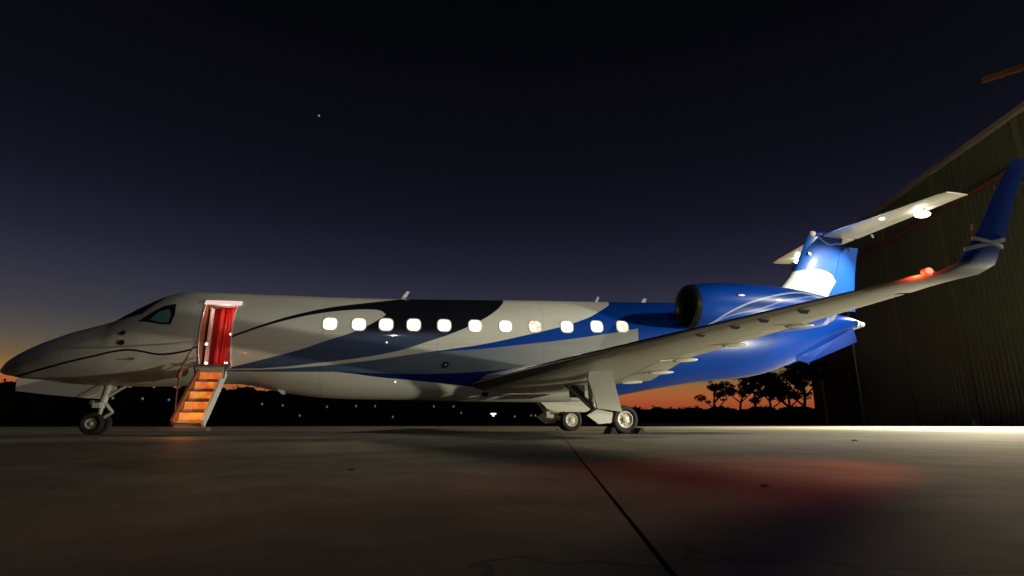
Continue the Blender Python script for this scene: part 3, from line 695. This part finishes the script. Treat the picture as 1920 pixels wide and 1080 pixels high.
for side in (1, -1):
    mg = empty('main_gear', (0, 0, 0)); mg.parent = AC; mg.location = (14.4-14.5, -2.3*side, 1.2)
    Y = lambda y: y*side
    MB().tube((13.85, Y(-2.55), 1.45), (14.02, Y(-2.12), .78), .11, .10, 16).tube((14.02, Y(-2.10), .80), (14.05, Y(-2.06), .52), .075, .075, 16).build('main_strut', M['gear'], mg, True, 40)
    MB().tube((14.02, Y(-2.06), .50), (14.80, Y(-2.06), .35), .085, .07, 14).tube((14.80, Y(-1.80), .35), (14.80, Y(-2.32), .35), .06, .06, 14).build('trailing_arm', M['gear'], mg, True, 40)
    MB().tube((14.35, Y(-2.06), 1.25), (14.62, Y(-2.06), .42), .05, .045, 12).build('shock_absorber', M['dull_metal'], mg, True, 40)
    MB().path([(13.75, Y(-1.15), 1.30), (13.98, Y(-2.05), .75)], .05).path([(13.3, Y(-2.0), 1.25), (14.0, Y(-2.1), .62)], .035).build('side_brace', M['dull_metal'], mg)
    MB().path([(13.9, Y(-2.2), 1.3), (13.88, Y(-2.25), .9), (13.98, Y(-2.22), .6), (14.3, Y(-2.2), .45)], .014).build('brake_hose', M['black'], mg)
    MB().box((13.72, Y(-1.80), 1.06), (.26, .5, .30)).build('gear_bay', M['black'], mg)
    wheel(mg, 14.80, Y(-2.24), .35, .35, .22, .215); wheel(mg, 14.80, Y(-1.88), .35, .35, .22, .215)
    # bowed leg door, hinged under the wing
    rows = [((13.18, -4.40, 1.60), (13.72, -4.40, 1.67)), ((13.24, -4.1, 1.55), (13.80, -4.1, 1.57)), ((13.35, -3.7, 1.44), (13.90, -3.70, 1.46)), ((13.55, -3.1, 1.29), (14.21, -3.10, 1.25)), ((13.82, -2.70, .96), (14.48, -2.70, .88)), ((13.94, -2.53, .78), (14.59, -2.53, .70)), ((14.03, -2.45, .613), (14.675, -2.45, .535))]
    vv = []
    for a, b in rows:
        for q, o_ in ((a, 0), (b, 0), (b, 1), (a, 1)): vv.append((q[0], Y(q[1] + .045*o_), q[2]))
    n = len(rows); f = [(i*4+k, i*4+(k+1) % 4, (i+1)*4+(k+1) % 4, (i+1)*4+k) for i in range(n-1) for k in range(4)] + [(0, 1, 2, 3), (4*n-4, 4*n-3, 4*n-2, 4*n-1)]
    mk('leg_door', vv, f, M['white'], mg, True, 30)
    MB().prism([(13.77, Y(-2.36), .45), (14.05, Y(-2.36), .60), (14.46, Y(-2.36), .52), (14.41, Y(-2.36), .27), (14.07, Y(-2.36), .24)], (0, .05*side, 0)).build('lower_door', M['white'], mg)
    MB().path([(14.06, Y(-2.34), .60), (14.1, Y(-2.15), .62)], .025).build('door_link', M['gear'], mg)
    MB().prism([(13.68, Y(-1.62), .93), (15.27, Y(-1.50), .97), (15.45, Y(-1.62), .72), (15.25, Y(-1.68), .60), (14.23, Y(-1.68), .60), (13.9, Y(-1.66), .72)] if side < 0 else
               [(13.55, Y(-1.35), .98), (14.6, Y(-1.35), 1.0), (14.5, Y(-1.45), .86), (13.7, Y(-1.45), .84)], (0, .05*side, 0)).build('bay_door', M['white'], mg)
# chocks: things of their own
def chock(x, y, rz, label):
    t = empty('wheel_chock', (x, y, 0)); tag(t, label, 'wheel chock', 'chocks at the near main wheel')
    o = MB(); vv = []
    for yy in (-.22, .22):
        for a, b in ((-.11, 0), (.11, 0), (.02, .15), (-.03, .15)): vv.append((a, yy, b))
    Mz = Matrix.Rotation(rz, 3, 'Z'); vv = [Mz @ Vector(v) + Vector((x, y, .002)) for v in vv]
    o.add(vv, [(0, 1, 2, 3), (7, 6, 5, 4), (0, 4, 5, 1), (1, 5, 6, 2), (2, 6, 7, 3), (3, 7, 4, 0)]).build('wedge', M['rubber'], t)
    MB().tube(Vector((x, y, .1)) + Mz @ Vector((0, -.24, 0)), Vector((x, y, .1)) + Mz @ Vector((0, -.30, -.06)), .012).build('rope_loop', M['rope'], t)
chock(15.17, -2.24, math.pi, 'black rubber chock wedged behind the near main wheel')
chock(14.42, -2.24, 0, 'black rubber chock in front of the near main wheel')

# ------------------------------------------------------------------ hangar
th = .34; wd = Vector((math.sin(th), math.cos(th), 0)); nn = Vector((math.cos(th), -math.sin(th), 0))
H0 = Vector((8.853, -15.488, 0)) + nn*36
def HP(a, off, z): p = H0 + wd*a + nn*off; return Vector((p.x, p.y, z))
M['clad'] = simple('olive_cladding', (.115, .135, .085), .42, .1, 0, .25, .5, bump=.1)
M['clad2'] = simple('dark_shade_cladding', (.035, .035, .025), .6, 0, 0, .25, .5)
M['post'] = simple('olive_post', (.16, .18, .10), .5, 0, 0, .2, 1)
M['fascia'] = simple('roof_fascia', (.30, .26, .22), .6, 0, 0, .2, 1)
M['pipe'] = simple('pale_downpipe', (.62, .58, .40), .5, 0, 0, .15, 2)
M['brownsteel'] = simple('brown_steel', (.22, .10, .06), .6, .1, 0, .3, 3)
hg = empty('hangar', tuple(HP(55, 0, 0))); tag(hg, 'tall dark olive corrugated metal hangar at the right, behind the winglet', 'hangar')
HT = 24.4
posts = [22, 33, 44.5, 55.3, 64.9, 75.4, 86]
def corr(a0, a1, off, z0, z1, pitch=.57, d=.13):
    vv = []; n = int((a1-a0)/pitch); pitch = (a1-a0)/n
    prof = [(0, 0), (.30, 0), (.42, -d), (.88, -d)]
    pts = [(a0 + (i+u)*pitch, off+v) for i in range(n) for u, v in prof] + [(a1, off)]
    for a, o in pts: vv += [HP(a, o, z0), HP(a, o, z1)]
    return vv, [(2*i, 2*i+2, 2*i+3, 2*i+1) for i in range(len(pts)-1)]
prev = 10
for p in posts:
    mk('cladding_panel', *corr(prev, p-.3, .2, 0.0, HT), M['clad'] if p < 80 else M['clad2'], hg)  # end bays coloured darker to paint in the shade there
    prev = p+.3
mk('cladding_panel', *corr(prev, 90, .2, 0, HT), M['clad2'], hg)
for p in posts:
    q = [HP(p-.32, -.02, 0), HP(p+.32, -.02, 0), HP(p+.32, .3, 0), HP(p-.32, .3, 0)]
    MB().prism(q, (0, 0, HT)).build('wall_post', M['post'], hg)
def wallbeam(a0, a1, o0, o1, z0, z1, name, mat): MB().prism([HP(a0, o0, z0), HP(a1, o0, z0), HP(a1, o1, z0), HP(a0, o1, z0)], (0, 0, z1-z0)).build(name, mat, hg)
wallbeam(8, 91, -.35, .6, HT, HT+.42, 'roof_fascia', M['fascia'])
wallbeam(10, 90, -.16, .06, 20.1, 20.55, 'door_track', M['brownsteel'])
wallbeam(10, 90, .62, 45, HT+.1, HT+.4, 'roof', M['clad2'])
wallbeam(90, 90.3, .2, 45, 0, HT, 'end_wall', M['clad2'])
wallbeam(9.7, 10, .2, 45, 0, HT, 'end_wall', M['clad2'])
wallbeam(10, 90, 44.7, 45, 0, HT, 'rear_wall', M['clad2'])
MB().path([HP(75.0, -.25, 0), HP(75.0, -.25, HT)], .13, 10).build('downpipe', M['pipe'], hg, True)
wallbeam(84.9, 85.3, -.3, -.02, 0, 3.2, 'guard_post', M['post'])
MB().prism([(54.2, 13.8, 26.75), (55.6, 11.7, 26.75), (58.4, 7.5, 26.75), (58.7, 7.7, 26.75), (55.9, 11.9, 26.75), (54.5, 14.0, 26.75)], (0, 0, .42)).build('light_boom', M['brownsteel'], hg)
MB().path([(58.5, 7.6, 27.1), HP(38, .3, 24.4)], .15).build('boom_bracket', M['brownsteel'], hg)
MB().prism([(45.4, 7.3, 14.25), (46.0, 7.2, 14.45), (46.1, 7.9, 14.45), (45.5, 8.0, 14.25)], (0, 0, .3)).build('floodlight_housing', M['dull_metal'], hg)
MB().path([(45.9, 7.6, 14.6), HP(33, .2, 16)], .08).build('floodlight_arm', M['brownsteel'], hg)

# floodlight mast on the other side of the apron (behind the photographer)
lm = empty('light_mast', (9.5, -46.6, 0)); tag(lm, 'slim steel floodlight mast with an added shading hood on the near side of the apron', 'light mast')
MB().tube((9.5, -46.6, 0), (9.5, -46.6, 8.6), .11, .07, 12).build('pole', M['dull_metal'], lm, True)
MB().box((9.5, -46.35, 8.0), (.5, .3, .4)).build('lamp_housing', M['dull_metal'], lm)
MB().box((9.5, -45.2, 7.775), (3.2, 2.3, .03)).box((9.5, -46.2, 8.45), (.6, .6, .03)).build('added_shade_hood', M['black'], lm)  # hood plate added out of view to keep the lamp off near ground
MB().path([(9.5, -46.6, 7.5), (9.5, -45.3, 7.76)], .03).build('hood_brace', M['dull_metal'], lm)

# small white marker by the hangar foot
mp = empty('marker_post', (55.0, 20.2, 0)); tag(mp, 'small white marker post at the foot of the hangar wall', 'marker post')
MB().tube((55.0, 20.2, 0), (55.0, 20.2, .32), .13, .08, 12).build('base', M['trim_bright'], mp)
MB().ellipsoid((55.0, 20.2, .40), (.11, .11, .12)).build('lamp_cap', M['trim_bright'], mp, True)
# scraps lying on the concrete
def scrap(x, y, s, lab):
    o = MB(); k = []
    for i in range(8):
        a = 2*math.pi*i/8; r = s*random.uniform(.55, 1.1); k.append((x+r*1.5*math.cos(a), y+r*math.sin(a)*.8, .003))
    top_ = [(p[0]*.6+x*.4, p[1]*.6+y*.4, s*random.uniform(.25, .5)) for p in k]
    o.add(k+top_, [tuple(range(8))[::-1], tuple(range(8, 16))] + [(i, (i+1) % 8, 8+(i+1) % 8, 8+i) for i in range(8)])
    tag(o.build('debris', M['rubber']), lab, 'debris', 'dark scraps on the apron')
scrap(16.09, -8.0, .055, 'dark scrap on the bright concrete below the outer wing')
scrap(10.61, -13.12, .022, 'dark flat scrap on the red lit concrete in the right foreground')
scrap(8.68, -11.79, .02, 'tiny dark scrap alone on the concrete left of the open joint')

# ------------------------------------------------------------------ far wood, trees, lamps
M['foliage'] = simple('dark_foliage', (.022, .026, .014), .9, 0, 0, .4, .3)
M['bark'] = simple('dark_bark', (.035, .025, .018), .9, 0, 0, .3, 3)
def leafy(mb, c, rad, n, s, flat=.75):
    for _ in range(n):
        u = Vector((random.gauss(0, 1), random.gauss(0, 1), random.gauss(0, 1))).normalized() * (random.random()**.4)
        p = Vector(c) + Vector((u.x*rad, u.y*rad, u.z*rad*flat))
        a = Vector((random.gauss(0, 1), random.gauss(0, 1), random.gauss(0, 1))).normalized()*s*random.uniform(.5, 1.3)
        b = a.cross(Vector((random.gauss(0, 1), random.gauss(0, 1), random.gauss(0, 1)))).normalized()*s*random.uniform(.4, .9)
        mb.add([p-a, p-b*.7, p+a, p+b*.7], [(0, 1, 2, 3)])
wood = MB(); cx, cyy = 8.853, -15.488
def hgt(az):
    t = (az+45)/90
    base = 9.6 if az < 5 else 9.6 - (az-5)/15*3.6
    if az > 20: base = 4.35 + .45*math.sin(az*2.1) + .30*math.sin(az*5.3+1)
    return base
az = -88.0
while az < 78:
    D = 150 + random.uniform(-6, 22); h = hgt(az)*D/150*random.uniform(.88, 1.06)
    x = cx + D*math.sin(R(az)); y = cyy + D*math.cos(R(az)); w = random.uniform(2.2, 4.2)
    wood.ellipsoid((x, y, h*.42), (w, w, h*.46), None, 10, 7)
    leafy(wood, (x, y, h*.56), w*1.0, 60, .5, h*.38/w)
    az += random.uniform(.45, .8)
tag(wood.build('distant_wood', M['foliage']), 'dark unbroken belt of trees and scrub along the horizon beyond the airfield', 'wood', kind='stuff')

def gum(az, D, h, crown, label, seed, lean=0.0):
    random.seed(seed)
    x = cx + D*math.sin(R(az)); y = cyy + D*math.cos(R(az))
    t = empty('gum_tree', (x, y, 0)); tag(t, label, 'tree', 'tall gum trees beyond the tail')
    tr = MB(); lv = MB()
    sway = Vector((math.cos(R(az))*lean, -math.sin(R(az))*lean, 0))
    pts = [Vector((x, y, -.2)) + sway*(i/5)**1.4*h*.5 + Vector((0, 0, h*.62*i/5)) + Vector((random.uniform(-.15, .15), random.uniform(-.15, .15), 0)) for i in range(6)]
    r0 = h*.028
    for i in range(5): tr.tube(pts[i], pts[i+1], r0*(1-.13*i), r0*(1-.13*(i+1)), 9)
    for k in range(crown):
        bse = pts[random.choice((2, 3, 3, 4, 4, 5, 5))]; a = random.uniform(0, 2*math.pi); L_ = h*random.uniform(.16, .34)
        mid = bse + Vector((math.cos(a)*L_*.55, math.sin(a)*L_*.55, L_*.45)); end = mid + Vector((math.cos(a+.4)*L_*.5, math.sin(a+.4)*L_*.5, L_*random.uniform(.2, .6)))
        tr.tube(bse, mid, r0*.42, r0*.28, 6); tr.tube(mid, end, r0*.28, r0*.1, 6)
        leafy(lv, end, h*random.uniform(.07, .12), 190, h*.022, .6)
        leafy(lv, mid + Vector((0, 0, .3)), h*.06, 60, h*.02, .5)
    tr.build('trunk', M['bark'], t); lv.build('crown', M['foliage'], t)
gum(32.9, 96, 9.2, 9, 'slender gum tree with a bare straight trunk, leftmost of the tall trees under the tail', 3)
gum(34.9, 100, 9.6, 11, 'gum tree with a leaning forked trunk, second from the left under the tail', 5, .25)
gum(36.4, 97, 9.8, 11, 'dense gum tree beneath the rear fuselage, third from the left', 8)
gum(37.9, 95, 9.5, 13, 'broad gum tree, fourth from the left under the tail', 12, -.1)
gum(39.3, 92, 10.0, 16, 'bushy gum tree just left of the tallest crown near the hangar', 14)
gum(40.6, 88, 10.4, 18, 'largest gum tree crown right beside the dark end of the hangar', 21)
random.seed(11)
LPN = ['first from the nose wheel, left of the airstair', 'second from the nose wheel, left of the airstair', 'nearest the airstair foot on its left']
LP = [(-12.4, 92.4, 3.4), (-9.0, 93.0, 3.2), (-6.0, 93.5, 1.4), (-1.4, 94.0, 3.0), (3.8, 94.4, 3.2), (7.3, 94.5, 3.2), (10.7, 94.5, 1.2), (18.4, 94.1, 3.2), (22.2, 93.7, 3.2), (23.7, 93.5, 2.0), (34.0, 91.6, 1.3), (37.1, 90.8, 1.5), (37.9, 90.6, 1.5), (-33.5, 86.0, 4.0), (-29.8, 87.5, 4.0), (-26.3, 88.7, 3.9)]
ORDN = ['first', 'second', 'third', 'fourth', 'fifth', 'sixth', 'seventh']
for x, y, z in LP:
    t = empty('distant_lamp', (x, y, 0))
    left = x < -20
    lab = ('faint distant lamp ' + LPN[[-33.5, -29.8, -26.3].index(x)]) if left else \
          (ORDN[[-6.0, 10.7, 23.7].index(x)] + ' faint lamp from the airstair in the lower row under the belly' if z < 2.5 and x < 30 else
           ORDN[[34.0, 37.1, 37.9].index(x)] + ' faint lamp to the right of the bright low floodlight, by the far main wheel' if x > 30 else
           ORDN[[-12.4, -9.0, -1.4, 3.8, 7.3, 18.4, 22.2].index(x)] + ' faint lamp from the airstair in the upper row under the belly')
    tag(t, lab, 'lamp', 'distant lamps across the airfield')
    MB().tube((x, y, -.1), (x, y, z-.1), .05, .04, 6).build('post', M['black'], t)
    MB().ellipsoid((x, y, z), (.17, .17, .22), None, 8, 5).build('lamp_head', M['lamp_far'], t, True)
t = empty('distant_floodlight', (29.9, 92.5, 0)); tag(t, 'brightest distant floodlight, low and wide, just left of the far main wheel', 'lamp')
MB().tube((29.9, 92.5, -.1), (29.9, 92.5, 1.6), .08, .06, 6).build('post', M['black'], t)
MB().box((29.9, 92.5, 1.82), (1.05, .3, .30)).build('lamp_head', M['lamp_far_bright'], t)
MB().box((29.9, 92.5, 1.48), (.35, .3, .30)).build('lower_lamp', M['lamp_far_bright'], t)
d = Vector((-.12941, .86141, .49115))*2000
tag(MB().ellipsoid(tuple(Vector((cx, cyy, .3)) + d), (3.2, 3.2, 3.2), None, 10, 7).build('evening_planet', M['star']), 'single faint bright planet in the dark sky above the cabin windows', 'planet')
